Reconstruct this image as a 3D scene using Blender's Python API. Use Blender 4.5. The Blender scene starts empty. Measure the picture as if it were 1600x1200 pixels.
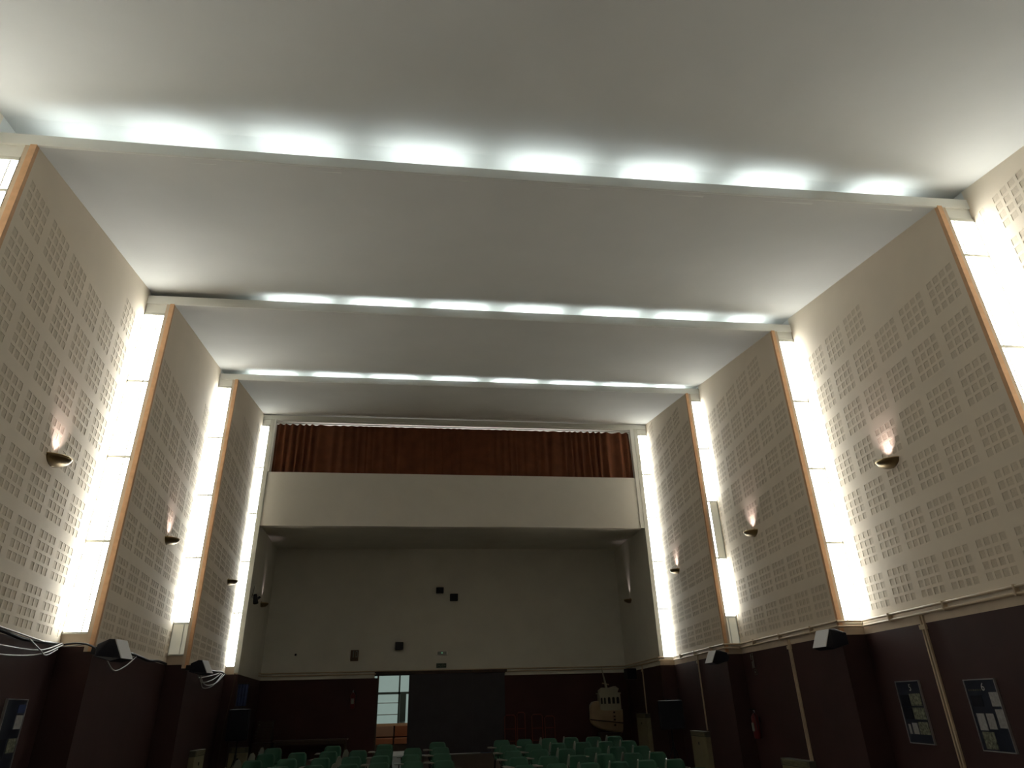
import bpy, bmesh, math, random
from mathutils import Vector, Matrix
random.seed(7)
S = bpy.context.scene
COL = S.collection
PI = math.pi

# ---------------------------------------------------------------- camera
PITCH, YAW, ROLL, FPX, CZ = math.radians(25.974), math.radians(-8.333), math.radians(-1.636), 1026.1, 2.206
cf = Vector((-math.sin(YAW)*math.cos(PITCH), math.cos(YAW)*math.cos(PITCH), math.sin(PITCH)))
cr = Vector((math.cos(YAW), math.sin(YAW), 0)); cu = cr.cross(cf)
cr2 = cr*math.cos(ROLL)+cu*math.sin(ROLL); cu2 = -cr*math.sin(ROLL)+cu*math.cos(ROLL)
cam = bpy.data.cameras.new('camera'); camo = bpy.data.objects.new('camera', cam); COL.objects.link(camo)
cam.sensor_width = 36; cam.lens = FPX/1600*36; cam.clip_start = .05; cam.clip_end = 200
M = Matrix((cr2, cu2, -cf)).transposed().to_4x4(); M.translation = Vector((0, 0, CZ)); camo.matrix_world = M
S.camera = camo

# ---------------------------------------------------------------- world and exposure
w = bpy.data.worlds.new('world'); S.world = w; w.use_nodes = True
w.node_tree.nodes['Background'].inputs[0].default_value = (.02, .024, .03, 1)
w.node_tree.nodes['Background'].inputs[1].default_value = .3
S.view_settings.view_transform = 'Standard'; S.view_settings.look = 'None'
S.view_settings.gamma = 1; S.view_settings.use_curve_mapping = False
S.view_settings.exposure = 0.0
WINDOW_POWER = 14.0      # daylight behind the frosted strips
TUBE_POWER = 20.0       # fluorescent tubes in the ceiling troughs
SCONCE_POWER = 9.0
ANNEX_POWER = 0.27

# ---------------------------------------------------------------- materials
def mat(name, col, rough=.6, metal=0, var=.06, scale=3, bump=.0, bscale=40, emit=0, ecol=None, spec=.3):
    m = bpy.data.materials.new(name); m.use_nodes = True
    nt = m.node_tree; N = nt.nodes; L = nt.links; b = N['Principled BSDF']
    b.inputs['Roughness'].default_value = rough; b.inputs['Metallic'].default_value = metal
    b.inputs['Specular IOR Level'].default_value = spec
    tc = N.new('ShaderNodeTexCoord')
    n = N.new('ShaderNodeTexNoise'); n.inputs['Scale'].default_value = scale; n.inputs['Detail'].default_value = 5
    L.new(tc.outputs['Object'], n.inputs['Vector'])
    r = N.new('ShaderNodeValToRGB')
    r.color_ramp.elements[0].position = .3; r.color_ramp.elements[1].position = .7
    r.color_ramp.elements[0].color = tuple(c*(1-var) for c in col)+(1,)
    r.color_ramp.elements[1].color = tuple(min(1, c*(1+var)) for c in col)+(1,)
    L.new(n.outputs['Fac'], r.inputs['Fac']); L.new(r.outputs['Color'], b.inputs['Base Color'])
    if bump:
        n2 = N.new('ShaderNodeTexNoise'); n2.inputs['Scale'].default_value = bscale; n2.inputs['Detail'].default_value = 3
        L.new(tc.outputs['Object'], n2.inputs['Vector'])
        bp = N.new('ShaderNodeBump'); bp.inputs['Strength'].default_value = bump; bp.inputs['Distance'].default_value = .02
        L.new(n2.outputs['Fac'], bp.inputs['Height']); L.new(bp.outputs['Normal'], b.inputs['Normal'])
    if emit:
        b.inputs['Emission Color'].default_value = tuple(ecol or col)+(1,); b.inputs['Emission Strength'].default_value = emit
    return m

CREAM = (.66, .59, .48)
m_ceil = mat('ceiling_plaster', (.66, .66, .63), .85, var=.03, scale=.9, bump=.25, bscale=1.3)
m_panel = mat('acoustic_board', (.74, .65, .53), .8, var=.03, scale=1.5)
m_hole = mat('perforation_felt', (.63, .545, .435), .9, var=.08, scale=60)
m_cream = mat('cream_plaster', CREAM, .85, var=.04, scale=2, bump=.1, bscale=8)
m_band = mat('cream_band', (.58, .48, .37), .8, var=.07, scale=4)
m_back = mat('back_wall_plaster', (.75, .74, .66), .85, var=.04, scale=1.2)
m_parapet = mat('parapet_plaster', (.84, .82, .76), .85, var=.02, scale=2)
m_wain = mat('maroon_wainscot', (.050, .024, .023), .6, var=.15, scale=1.2, bump=.1, bscale=5)
m_trough = mat('white_trough', (.80, .81, .77), .6, var=.02)
m_wood = mat('varnished_wood', (.66, .40, .23), .5, var=.08, scale=12)
m_frame = mat('white_window_frame', (.62, .63, .58), .5)
m_wainb = mat('maroon_back_wall', (.055, .020, .019), .6, var=.12, scale=1.2)
m_pipe = mat('cream_conduit', (.55, .44, .31), .45, var=.03)
m_black = mat('black_plastic', (.012, .012, .016), .5)
m_navy = mat('navy_cabinet', (.006, .007, .015), .5)
m_grille = mat('pale_grille', (.78, .80, .84), .5, var=.05, scale=80)
m_bronze = mat('bronze', (.20, .145, .075), .35, metal=.85, var=.1)
m_brass = mat('brass_rim', (.55, .42, .22), .3, metal=.9)
m_green = mat('green_shell', (.028, .115, .072), .4, var=.08, spec=.5)
m_tab = mat('pale_laminate', (.22, .235, .20), .35, var=.05)
m_tabedge = mat('pale_edge', (.20, .20, .17), .3)
m_chrome = mat('dark_steel', (.05, .05, .05), .35, metal=.6)
m_floor = mat('floor_vinyl', (.13, .10, .08), .35, var=.2, scale=2)
m_curt = mat('rust_curtain', (.18, .062, .028), .8, var=.18, scale=3, bump=.3, bscale=90)
m_door = mat('dark_slate_door', (.044, .041, .050), .5, var=.08)
m_red = mat('extinguisher_red', (.11, .014, .016), .35)
m_cable = mat('white_cable', (.42, .42, .42), .5)
m_blackc = mat('black_cable', (.01, .01, .012), .5)
m_board = mat('navy_notice_board', (.022, .026, .042), .3, var=.2)
m_alu = mat('aluminium', (.45, .45, .46), .35, metal=.7)
m_paper = mat('pale_paper', (.30, .30, .30), .8, var=.15, scale=30)
m_photo = mat('photo_print', (.17, .18, .13), .5, var=.7, scale=30)
m_white = mat('white_paint', (.6, .6, .58), .6)
m_heat = mat('pale_cabinet', (.24, .225, .14), .5, var=.08, scale=6)
m_heatd = mat('cabinet_grille', (.10, .10, .075), .6)
m_gframe = mat('grey_green_frame', (.10, .13, .11), .5)
m_orange = mat('orange_vinyl', (.34, .12, .05), .4, var=.1)
m_tanv = mat('tan_vinyl', (.42, .25, .16), .4, var=.08)
m_hull = mat('boat_cream', (.42, .32, .20), .6, var=.1)
m_hullw = mat('boat_white', (.42, .40, .30), .6, var=.05)
m_stripe = mat('boat_stripe', (.03, .008, .006), .5)
m_redpole = mat('dark_red_tube', (.16, .03, .02), .4)
m_brown = mat('dark_brown_wood', (.06, .038, .026), .5, var=.2, scale=10)
m_blue = mat('blue_sleeve', (.035, .055, .14), .5, var=.3, scale=6)
m_signg = mat('exit_green', (.02, .05, .03), .4)
m_alarm = mat('alarm_box', (.13, .08, .045), .5)
m_pane = mat('lit_frosted_pane', (.9, .9, .88), .6, emit=WINDOW_POWER, ecol=(.97, 1.0, .96))
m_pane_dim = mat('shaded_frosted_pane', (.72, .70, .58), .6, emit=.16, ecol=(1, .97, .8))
m_tube = mat('fluorescent_glass', (.9, .95, .93), .5, emit=TUBE_POWER, ecol=(.86, .96, 1.0))
m_annexwin = mat('annex_daylight_pane', (.3, .36, .34), .5, emit=ANNEX_POWER, ecol=(.66, .88, .80))
m_lamp = mat('lamp_glass', (1, .85, .8), .5, emit=3, ecol=(1, .8, .75))

# ---------------------------------------------------------------- mesh helpers
class MB:
    def __init__(s): s.v = []; s.f = []; s.m = []; s.sm = []
    def add(s, vs, fs, mi=0, smooth=False):
        o = len(s.v); s.v += [tuple(v) for v in vs]; s.f += [tuple(i+o for i in f) for f in fs]
        s.m += [mi]*len(fs); s.sm += [smooth]*len(fs); return s
    def box(s, x0, x1, y0, y1, z0, z1, mi=0, mtx=None):
        vs = [Vector((x, y, z)) for x in (x0, x1) for y in (y0, y1) for z in (z0, z1)]
        if mtx: vs = [mtx @ v for v in vs]
        return s.add(vs, [(0, 1, 3, 2), (4, 6, 7, 5), (0, 4, 5, 1), (2, 3, 7, 6), (0, 2, 6, 4), (1, 5, 7, 3)], mi)
    def quad(s, a, b, c, d, mi=0): return s.add([a, b, c, d], [(0, 1, 2, 3)], mi)
    def prism(s, pts, d, mi=0):     # extrude polygon pts along vector d
        n = len(pts); d = Vector(d); P = [Vector(p) for p in pts]
        return s.add(P+[p+d for p in P], [tuple(range(n))[::-1], tuple(range(n, 2*n))]+[(i, (i+1) % n, n+(i+1) % n, n+i) for i in range(n)], mi)
    def tube(s, pts, r, n=8, mi=0, smooth=True):
        P = [Vector(p) for p in pts]; rings = []
        rr = r if isinstance(r, (list, tuple)) else [r]*len(P)
        for i, p in enumerate(P):
            t = (P[min(i+1, len(P)-1)]-P[max(i-1, 0)]).normalized()
            a = Vector((0, 0, 1)) if abs(t.z) < .9 else Vector((1, 0, 0))
            u = t.cross(a).normalized(); v = t.cross(u)
            rings.append([p+(u*math.cos(2*PI*k/n)+v*math.sin(2*PI*k/n))*rr[i] for k in range(n)])
        vs = [q for ring in rings for q in ring]
        fs = [(i*n+k, i*n+(k+1) % n, (i+1)*n+(k+1) % n, (i+1)*n+k) for i in range(len(P)-1) for k in range(n)]
        s.add(vs, fs, mi, smooth)
        return s.add([*rings[0], *rings[-1]], [tuple(range(n)), tuple(range(n, 2*n))[::-1]], mi)
    def mesh(s, name, mats):
        me = bpy.data.meshes.new(name); me.from_pydata(s.v, [], s.f)
        for m in (mats if isinstance(mats, (list, tuple)) else [mats]): me.materials.append(m)
        me.polygons.foreach_set('material_index', s.m); me.polygons.foreach_set('use_smooth', s.sm)
        bm = bmesh.new(); bm.from_mesh(me); bmesh.ops.recalc_face_normals(bm, faces=bm.faces); bm.to_mesh(me); bm.free()
        me.update(); return me
    def obj(s, name, mats, parent=None, loc=None, rz=0):
        return link(name, s.mesh(name, mats), parent, loc, rz)
def link(name, data, parent=None, loc=None, rz=0):
    o = bpy.data.objects.new(name, data); COL.objects.link(o)
    if parent: o.parent = parent
    if loc is not None: o.location = loc
    o.rotation_euler.z = rz
    return o
def tag(o, label=None, cat=None, group=None, kind=None):
    for k, v in (('label', label), ('category', cat), ('group', group), ('kind', kind)):
        if v: o[k] = v
    return o
def empty(name, loc, rz=0, label=None, cat=None, group=None, kind=None):
    return tag(link(name, None, None, loc, rz), label, cat, group, kind)
def bevel(o, wd=.01, seg=2):
    b = o.modifiers.new('bevel', 'BEVEL'); b.width = wd; b.segments = seg; b.limit_method = 'ANGLE'; return o
def copy_tree(o, parent=None):
    c = o.copy(); COL.objects.link(c); c.parent = parent
    for ch in list(o.children): copy_tree(ch, c)
    return c

# ---------------------------------------------------------------- plan of the hall
Y = [1.75, 6.271, 10.797, 15.307, 19.771]
XN = {'L': [-4.50, -4.528, -4.565, -4.594, -4.642], 'R': [6.93, 6.945, 6.966, 6.975, 6.973]}
XF = {'L': [-5.0, -5.014, -5.039, -5.037, -4.986], 'R': [7.45, 7.452, 7.414, 7.361, 7.405]}
ZN = {'L': [7.42, 8.128, 8.878, 9.588, 10.405], 'R': [7.55, 8.269, 8.936, 9.637, 10.414]}
ZF = {'L': [0, 8.549, 9.15, 9.85, 10.581], 'R': [0, 8.586, 9.254, 9.866, 10.581]}
YB = 24.401; XB = {'L': -5.021, 'R': 7.316}; ZB = 3.10; ZS = 7.38; ZP = 7.066
YF = -3.0
ZPAN = 3.24
SG = {'L': -1, 'R': 1}        # outward direction
SIDE = {'L': 'left', 'R': 'right'}
def floor_z(y): return -.42+.05*min(y, YB)

# floor: raked slab
f = MB(); f.add([(-6, YF, floor_z(YF)), (8.4, YF, floor_z(YF)), (8.4, YB, floor_z(YB)), (-6, YB, floor_z(YB)),
                 (-6, YF, floor_z(YF)-.3), (8.4, YF, floor_z(YF)-.3), (8.4, YB, floor_z(YB)-.3), (-6, YB, floor_z(YB)-.3)],
                [(0, 1, 2, 3), (4, 7, 6, 5), (0, 4, 5, 1), (1, 5, 6, 2), (2, 6, 7, 3), (3, 7, 4, 0)])
tag(f.obj('floor', m_floor), kind='structure')

# ceiling: four sloping bays, each ending in a light slot
c = MB()
SLOT = .32
for i in range(1, 5):
    a = (XN['L'][i-1]-.10, Y[i-1], ZN['L'][i-1]); b = (XN['R'][i-1]+.10, Y[i-1], ZN['R'][i-1])
    kx = SLOT/(Y[i]-Y[i-1])
    zl = ZF['L'][i]; zr = ZF['R'][i]
    cc = (XF['R'][i]+.10, Y[i], zr); d = (XF['L'][i]-.10, Y[i], zl)
    n = 12
    for k in range(n):
        t0, t1 = k/n, (k+1)/n
        lerp = lambda p, q, t: tuple(p[j]+(q[j]-p[j])*t for j in range(3))
        c.quad(lerp(a, d, t0), lerp(b, cc, t0), lerp(b, cc, t1), lerp(a, d, t1))
    # roof of the slot, its back and ends
    e = (XF['R'][i]+.10, Y[i]+SLOT, zr+.02); g = (XF['L'][i]-.10, Y[i]+SLOT, zl+.02)
    c.quad(d, cc, e, g)
    c.quad(g, e, (e[0], e[1], ZN['R'][i]+.10), (g[0], g[1], ZN['L'][i]+.10))
    for s in 'LR':
        x = XF[s][i]
        c.quad((x, Y[i], ZF[s][i]+.03), (x, Y[i]+SLOT, ZF[s][i]+.03), (x, Y[i]+SLOT, ZN[s][i]), (x, Y[i], ZN[s][i]))
# front part over the camera
c.quad((-5.2, YF, 7.3), (7.6, YF, 7.3), (7.6, Y[0], 7.95), (-5.2, Y[0], 7.85))
c.quad((-5.2, Y[0], 7.85), (7.6, Y[0], 7.95), (7.6, Y[0], 7.3), (-5.2, Y[0], 7.3))
tag(c.obj('ceiling', m_ceil), kind='structure')
# wall behind the camera
tag(MB().box(-5.4, 7.8, YF-.1, YF, -.7, 8).obj('wall_front', m_cream), kind='structure')

# side walls
ZPAN = 3.24
PU, PZ = .697, .695      # spacing of the perforated squares
BW, BH = .575, .55
def block_mesh(sgn, ncol=4):
    """4 x 4 recessed holes; x along the wall, z up, room side at y=0, recess goes to y=-sgn*.018"""
    m = MB(); px, pz = .145, .1367; hw, hh = .050, .047
    if ncol == 2: px, hw = .118, .042
    xs = [-BW/2 if ncol == 4 else -.125]; zs = [-BH/2]
    for k in range(4):
        cx = (k-(ncol-1)/2)*px; xs += [cx-hw, cx+hw] if k < ncol else []; cz = (k-1.5)*pz; zs += [cz-hh, cz+hh]
    xs.append(BW/2 if ncol == 4 else .125); zs.append(BH/2)
    d = .004*sgn
    for i in range(len(xs)-1):
        for j in range(9):
            x0, x1, z0, z1 = xs[i], xs[i+1], zs[j], zs[j+1]
            if i % 2 and j % 2:
                m.quad((x0, d, z0), (x1, d, z0), (x1, d, z1), (x0, d, z1), 1)
                m.quad((x0, 0, z0), (x1, 0, z0), (x1, d, z0), (x0, d, z0), 1)
                m.quad((x0, 0, z1), (x1, 0, z1), (x1, d, z1), (x0, d, z1), 1)
                m.quad((x0, 0, z0), (x0, 0, z1), (x0, d, z1), (x0, d, z0), 1)
                m.quad((x1, 0, z0), (x1, 0, z1), (x1, d, z1), (x1, d, z0), 1)
            else: m.quad((x0, 0, z0), (x1, 0, z0), (x1, 0, z1), (x0, 0, z1))
    return m.mesh('perforated_square', [m_panel, m_hole])
BM = {'L': block_mesh(1), 'R': block_mesh(-1)}
BM2 = {'L': block_mesh(1, 2), 'R': block_mesh(-1, 2)}
ZP_ = {'L': 3.13, 'R': 3.24}
LAY = {('L', 1): (3.20, .672, [6, 6, 6, 6, 6, 7, 7]), ('L', 2): (3.20, .668, [7, 7, 7, 7, 7, 8, 8]), ('L', 3): (3.20, .684, [7, 7, 7, 7, 7, 8, 8]), ('L', 4): (3.20, .690, [8, 8, 9, 9, 9, 10, 10]),
       ('R', 1): (3.415, .695, [6, 6, 6, 6, 7, 7, 7]), ('R', 2): (3.415, .695, [6, 6, 6, 7, 7, 7, 7]), ('R', 3): (3.415, .698, [7, 8, 8, 8, 8, 8, 8]), ('R', 4): (3.415, .711, [8, 9, 9, 9, 9, 10, 10])}
def wall_pt(s, i, y):   # point on panel i (bay ending at Y[i])
    t = (y-Y[i-1])/(Y[i]-Y[i-1]); return XN[s][i-1]+(XF[s][i]-XN[s][i-1])*t
for s in 'LR':
    g = SG[s]; ZPAN = ZP_[s]
    wm = MB()
    # plaster shell behind the boards, steps and cream band
    for i in range(1, 5):
        xa, ya, xb, yb = XN[s][i-1], Y[i-1], XF[s][i], Y[i]
        ztop = max(ZN[s][i-1], ZF[s][i])+.2
        o = .07*g
        wm.quad((xa+o, ya, ZPAN), (xb+o, yb, ZPAN), (xb+o, yb, ZF[s][i]+.01), (xa+o, ya, ZN[s][i-1]+.01))
        wm.quad((xa, ya, ZB), (xb, yb, ZB), (xb, yb, ZPAN), (xa, ya, ZPAN), 1)
        wm.quad((xa, ya, ZPAN), (xb, yb, ZPAN), (xb+o, yb, ZPAN), (xa+o, ya, ZPAN), 1)
        xn = XN[s][i]
        wm.quad((xb, yb, ZB), (xn, yb, ZB), (xn, yb, 3.28), (xb, yb, 3.28), 1)      # sill under the window
        wm.quad((xb+o, yb, ZN[s][i]-.20), (xn, yb, ZN[s][i]-.20), (xn, yb, ZN[s][i]+.03), (xb+o, yb, ZN[s][i]+.03), 3)  # header
    # alcove side
    wm.quad((XN[s][4], Y[4], ZB), (XB[s], YB, ZB), (XB[s], YB, 8), (XN[s][4], Y[4], 8), 2)
    # front part beside the camera
    wm.quad((XF[s][0], YF, ZB), (XN[s][0], Y[0], ZB), (XN[s][0], Y[0], 8), (XF[s][0], YF, 8))
    W = tag(wm.obj('wall_'+SIDE[s], [m_cream, m_band, m_back, m_trough]), kind='structure')
    # maroon lower wall: its own skin following the zigzag
    lw = MB(); pts = [(XF[s][0], YF), (XN[s][0], Y[0])]
    for i in range(1, 5): pts += [(XF[s][i], Y[i]), (XN[s][i], Y[i])]
    pts.append((XB[s], YB))
    for p, q in zip(pts, pts[1:]):
        step = abs(p[1]-q[1]) < 1e-6; dx, dy = (0, .25) if step else (.25*g, 0); qx = .06*g if step else dx
        lw.add([(p[0], p[1], floor_z(p[1])-.05), (q[0], q[1], floor_z(q[1])-.05), (q[0], q[1], ZB), (p[0], p[1], ZB),
                (p[0]+dx, p[1]+dy, floor_z(p[1])-.05), (q[0]+qx, q[1]+dy, floor_z(q[1])-.05), (q[0]+qx, q[1]+dy, ZB-.002), (p[0]+dx, p[1]+dy, ZB-.002)],
               [(0, 1, 2, 3), (4, 7, 6, 5), (3, 2, 6, 7)])
    lw.obj('wainscot', m_wain, W)
    # acoustic boards
    for i in range(1, 5):
        xa, ya, xb, yb = XN[s][i-1], Y[i-1], XF[s][i], Y[i]
        Lp = math.hypot(xb-xa, yb-ya); ang = math.atan2(yb-ya, xb-xa)
        za, zb = ZN[s][i-1], ZF[s][i]
        sl = (zb-za)/Lp
        # openings grid
        u0 = .10; z0, PZ, nr = LAY[s, i]; ZPAN = ZP_[s]
        cols = [u0+k*PU for k in range(6)]+[Lp-.255]
        wds = [BW]*6+[.25]
        m = MB(); D = .05
        U = [0]
        for u, w_ in zip(cols, wds): U += [u, u+w_]
        U.append(Lp)
        for a_ in range(len(U)-1):
            ua, ub = U[a_], U[a_+1]
            if a_ % 2 == 0:
                m.quad((ua, 0, ZPAN), (ub, 0, ZPAN), (ub, 0, za+sl*ub+.008), (ua, 0, za+sl*ua+.008))
            else:
                z = ZPAN; k = a_//2
                for r in range(nr[k]):
                    zz = z0+r*PZ
                    m.quad((ua, 0, z), (ub, 0, z), (ub, 0, zz), (ua, 0, zz)); z = zz+BH
                m.quad((ua, 0, z), (ub, 0, z), (ub, 0, za+sl*ub+.008), (ua, 0, za+sl*ua+.008))
        dd = -D*g*(-1) if s == 'R' else D
        dd = D if s == 'L' else -D
        m.quad((0, 0, ZPAN), (Lp, 0, ZPAN), (Lp, dd, ZPAN), (0, dd, ZPAN))
        m.quad((Lp, 0, ZPAN), (Lp, 0, zb+.008), (Lp, dd, zb+.008), (Lp, dd, ZPAN))
        P = m.obj('acoustic_panel', m_panel, W, (xa, ya, 0), ang)
        for k in range(7):
            for r in range(nr[k]):
                link('perforated_square', BM[s] if k < 6 else BM2[s], P, (cols[k]+wds[k]/2, 0, z0+r*PZ+BH/2))
        # wooden edge strip on the near edge of the board
        if i > 1:
            tr = MB(); zt = ZN[s][i-1]+.0
            x0, x1 = sorted((xa-.005*g, xa+.065*g)); tr.box(x0, x1, ya-.035, ya+.02, ZPAN-.10, zt)
            x0, x1 = sorted((xa+.065*g, xa+.125*g)); tr.box(x0, x1, ya-.02, ya+.02, ZPAN-.10, zt, 1)
            tag(tr.obj('edge_strip', [m_wood, m_band], W), 'orange-brown varnished edge strip')
    # strip at the last step
    tr = MB(); x0, x1 = sorted((XN[s][4]-.005*g, XN[s][4]+.11*g)); tr.box(x0, x1, Y[4]-.04, Y[4]+.02, ZPAN, ZN[s][4])
    tr.obj('edge_strip', m_frame, W)

# windows: tall frosted strips on every step
wn = 0
SEGS = {('L', 1): None, ('R', 1): None}
for s in 'LR':
    g = SG[s]
    for i in range(1, 5):
        wn += 1
        xi = XN[s][i]+.12*g; xo = XF[s][i]; y = Y[i]
        z0, z1 = 3.27, ZN[s][i]-.19
        fm = MB()
        def bx(a, b, z_0, z_1, y0=-.02, y1=.02):
            x0, x1 = sorted((a, b)); fm.box(x0, x1, y+y0, y+y1, z_0, z_1)
        bx(xi, xi+.012*g, z0, z1); bx(xo-.012*g, xo, z0, z1); bx(xi, xo, z0, z0+.03); bx(xi, xo, z1-.05, z1)
        W = tag(fm.obj('window_%d' % wn, m_frame), kind='structure')
        # bars at the pixel-measured heights of the joints
        if i == 2: hs = [z0, 4.62, 5.985, 7.36, z1] if s == 'R' else [z0, 4.60, 5.96, 7.32, z1]
        elif i == 3: hs = [z0, 3.90, 5.25, 6.65, 8.05, z1]
        elif i == 4: hs = [z0, 4.64, 6.03, 7.41, 8.82, z1]
        else: hs = [z0, 4.65, 6.05, 7.45, z1]
        xm = xi+.10*g if s == 'L' else xi+.07*g
        for k in range(len(hs)-1):
            a, b = hs[k]+.02, hs[k+1]-.02
            for xx0, xx1 in ((xi+.012*g, xm-.008*g), (xm+.008*g, xo-.012*g)):
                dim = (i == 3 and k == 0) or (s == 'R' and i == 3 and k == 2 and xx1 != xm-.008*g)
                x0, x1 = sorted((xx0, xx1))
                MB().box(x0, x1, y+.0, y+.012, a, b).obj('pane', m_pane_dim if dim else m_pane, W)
            if k:
                x0, x1 = sorted((xi, xo)); MB().box(x0, x1, y-.018, y+.012, hs[k]-.02, hs[k]+.02).obj('glazing_bar', m_frame, W)
        x0, x1 = sorted((xm-.008*g, xm+.008*g)); MB().box(x0, x1, y-.012, y+.012, z0, z1).obj('mullion', m_frame, W)
        # jamb boards behind, closing the wall
        x0, x1 = sorted((xi-.02*g, xo+.2*g)); MB().box(x0, x1, y+.03, y+.05, z0-.05, z1+.05).obj('backing', m_frame, W)

# light troughs (fascia boards) across the ceiling, with tubes standing behind them
FH = {1: .115, 2: .125, 3: .11, 4: .10}
for i in range(1, 5):
    xl, xr = XF['L'][i], XF['R'][i]
    m = MB(); n = 24; lo = .035; vs = []
    for k in range(n+1):
        t = k/n; x = xl+(xr-xl)*t; zt_ = ZN['L'][i]+(ZN['R'][i]-ZN['L'][i])*t+lo+FH[i]; zb_ = ZN['L'][i]+(ZN['R'][i]-ZN['L'][i])*t-.008
        if i == 1: zb_ -= .03*math.sin(PI*t); zt_ -= .045*math.sin(PI*t)
        vs += [(x, Y[i]-.03, zb_), (x, Y[i]-.03, zt_), (x, Y[i]+.0, zt_), (x, Y[i]+.0, zb_)]
    fs = [(a*4+q, a*4+(q+1) % 4, a*4+4+(q+1) % 4, a*4+4+q) for a in range(n) for q in range(4)]
    fs += [(0, 1, 2, 3), (n*4, n*4+1, n*4+2, n*4+3)]
    m.add(vs, fs)
    tag(m.obj('trim_%d' % i, m_trough), kind='structure')
TUBES = {1: [-4.28, -3.18, -1.70, -.10, 1.47, 3.03, 4.60, 6.24], 2: [-2.42, -.90, .60, 2.10, 3.65, 5.15, 6.55],
         3: [-3.81, -2.25, -.80, .75, 2.33, 3.88, 5.33, 6.60]}
ordn = ['first', 'second', 'third', 'fourth', 'fifth', 'sixth', 'seventh', 'eighth']
where = {1: 'nearest ceiling trough', 2: 'middle ceiling trough', 3: 'farthest lit ceiling trough'}
for i, xs in TUBES.items():
    for k, x in enumerate(xs):
        t = (x-XF['L'][i])/(XF['R'][i]-XF['L'][i]); z = ZN['L'][i]+(ZN['R'][i]-ZN['L'][i])*t+{1: .08, 2: .11, 3: .105}[i]
        E = empty('fluorescent_light', (x, Y[i]+.11, z-.02), 0, 'fluorescent tube, %s from left, %s' % (ordn[k], where[i]),
                  'tube light', 'fluorescent tubes in the ceiling troughs')
        L_ = .62 if (i, k) == (1, 0) else .80 if k == len(xs)-1 else 1.08
        MB().tube([(-L_/2, 0, .035), (L_/2, 0, .035)], .016, 8).obj('tube', m_tube, E)
        MB().box(-L_/2-.03, L_/2+.03, -.025, .025, -.03, .01).obj('batten', m_trough, E)

# ---------------------------------------------------------------- balcony front, curtain, alcove
xl, xr = XN['L'][4], XN['R'][4]
b = MB(); b.box(xl, xr-.10, Y[4], Y[4]+.22, ZP, 8.70)
b.box(xl, xr, Y[4]+.22, Y[4]+.3, 8.55, 8.70)
tag(b.obj('wall_balcony', m_parapet), kind='structure')
tag(MB().box(xl-.02, xl+.06, Y[4]-.03, Y[4]+.1, 8.70, ZN['L'][4]).box(xr-.13, xr+.0, Y[4]-.03, Y[4]+.1, ZP, ZN['R'][4]).obj('trim_5', m_trough), kind='structure')
tag(MB().box(xl-.02, xr+.02, Y[4]-.01, Y[4]+.06, 10.36, 10.45).obj('trim_6', m_trough), kind='structure')
# gallery room behind the curtain
gl = bpy.data.lights.new('gallery_light', 'AREA'); gl.energy = 60; gl.shape = 'RECTANGLE'; gl.size = 10.5; gl.size_y = .3; gl.color = (1, .95, .95)
glo = bpy.data.objects.new('gallery_light', gl); COL.objects.link(glo); glo.location = (1.15, Y[4]+1.4, 10.1); glo.rotation_euler = (PI, 0, 0)
gb = MB(); gb.box(xl-.3, xr+.3, YB-.6, YB-.5, 8.0, 11).box(xl-.3, xl-.2, Y[4]+.3, YB, 7.6, 11).box(xr+.2, xr+.3, Y[4]+.3, YB, 7.6, 11).box(xl-.3, xr+.3, Y[4]+.3, YB, 10.9, 11)
tag(gb.obj('wall_gallery', m_back), kind='structure')
# sloping soffit
so = MB(); so.add([(xl-.2, Y[4]+.1, ZP+.04), (xr+.2, Y[4]+.1, ZP+.04), (XB['R']+.2, YB, ZS), (XB['L']-.2, YB, ZS),
                   (xl-.2, Y[4]+.1, ZP+.2), (xr+.2, Y[4]+.1, ZP+.2), (XB['R']+.2, YB, ZS+.2), (XB['L']-.2, YB, ZS+.2)],
                  [(0, 1, 2, 3), (4, 7, 6, 5), (0, 4, 5, 1), (2, 6, 7, 3)])
tag(so.obj('ceiling_alcove', m_back), kind='structure')
# curtain
CT = empty('stage_curtain', (1.15, Y[4]+.16, 8.68), 0, 'long rust-brown curtain drawn across the balcony opening above the pale parapet', 'curtain')
m = MB(); n = 640; x0, x1 = xl+.06-1.15, xr-.13-1.15; rows = 7; vs = []
rnd = [random.random() for _ in range(600)]
ph = 0; prof = []
for k in range(n+1):
    t = k/n
    edge = max(0, 1-t/.24)+max(0, 1-(1-t)/.30)
    amp = .006+.050*min(1, edge*1.4)+.010*math.sin(t*23)**2
    ph += .46+.16*math.sin(t*31)+.12*math.sin(t*77+1)
    prof.append((amp, ph))
for j in range(rows):
    v = j/(rows-1)
    for k in range(n+1):
        amp, p = prof[k]; x = x0+(x1-x0)*k/n
        vs.append((x+.03*math.sin(p*.7+v*2)*(1-v), -.05+amp*math.sin(p+v*.5*math.sin(k*.05)), -.01+.01*math.sin(k*.11)*(1-v)+v*1.63))
m.add(vs, [(j*(n+1)+k, j*(n+1)+k+1, (j+1)*(n+1)+k+1, (j+1)*(n+1)+k) for j in range(rows-1) for k in range(n)], 0, True)
m.obj('drape', m_curt, CT)
MB().tube([(x0, -.05, 1.66), (x1, -.05, 1.66)], .018, 8).obj('curtain_rail', m_white, CT)

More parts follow.
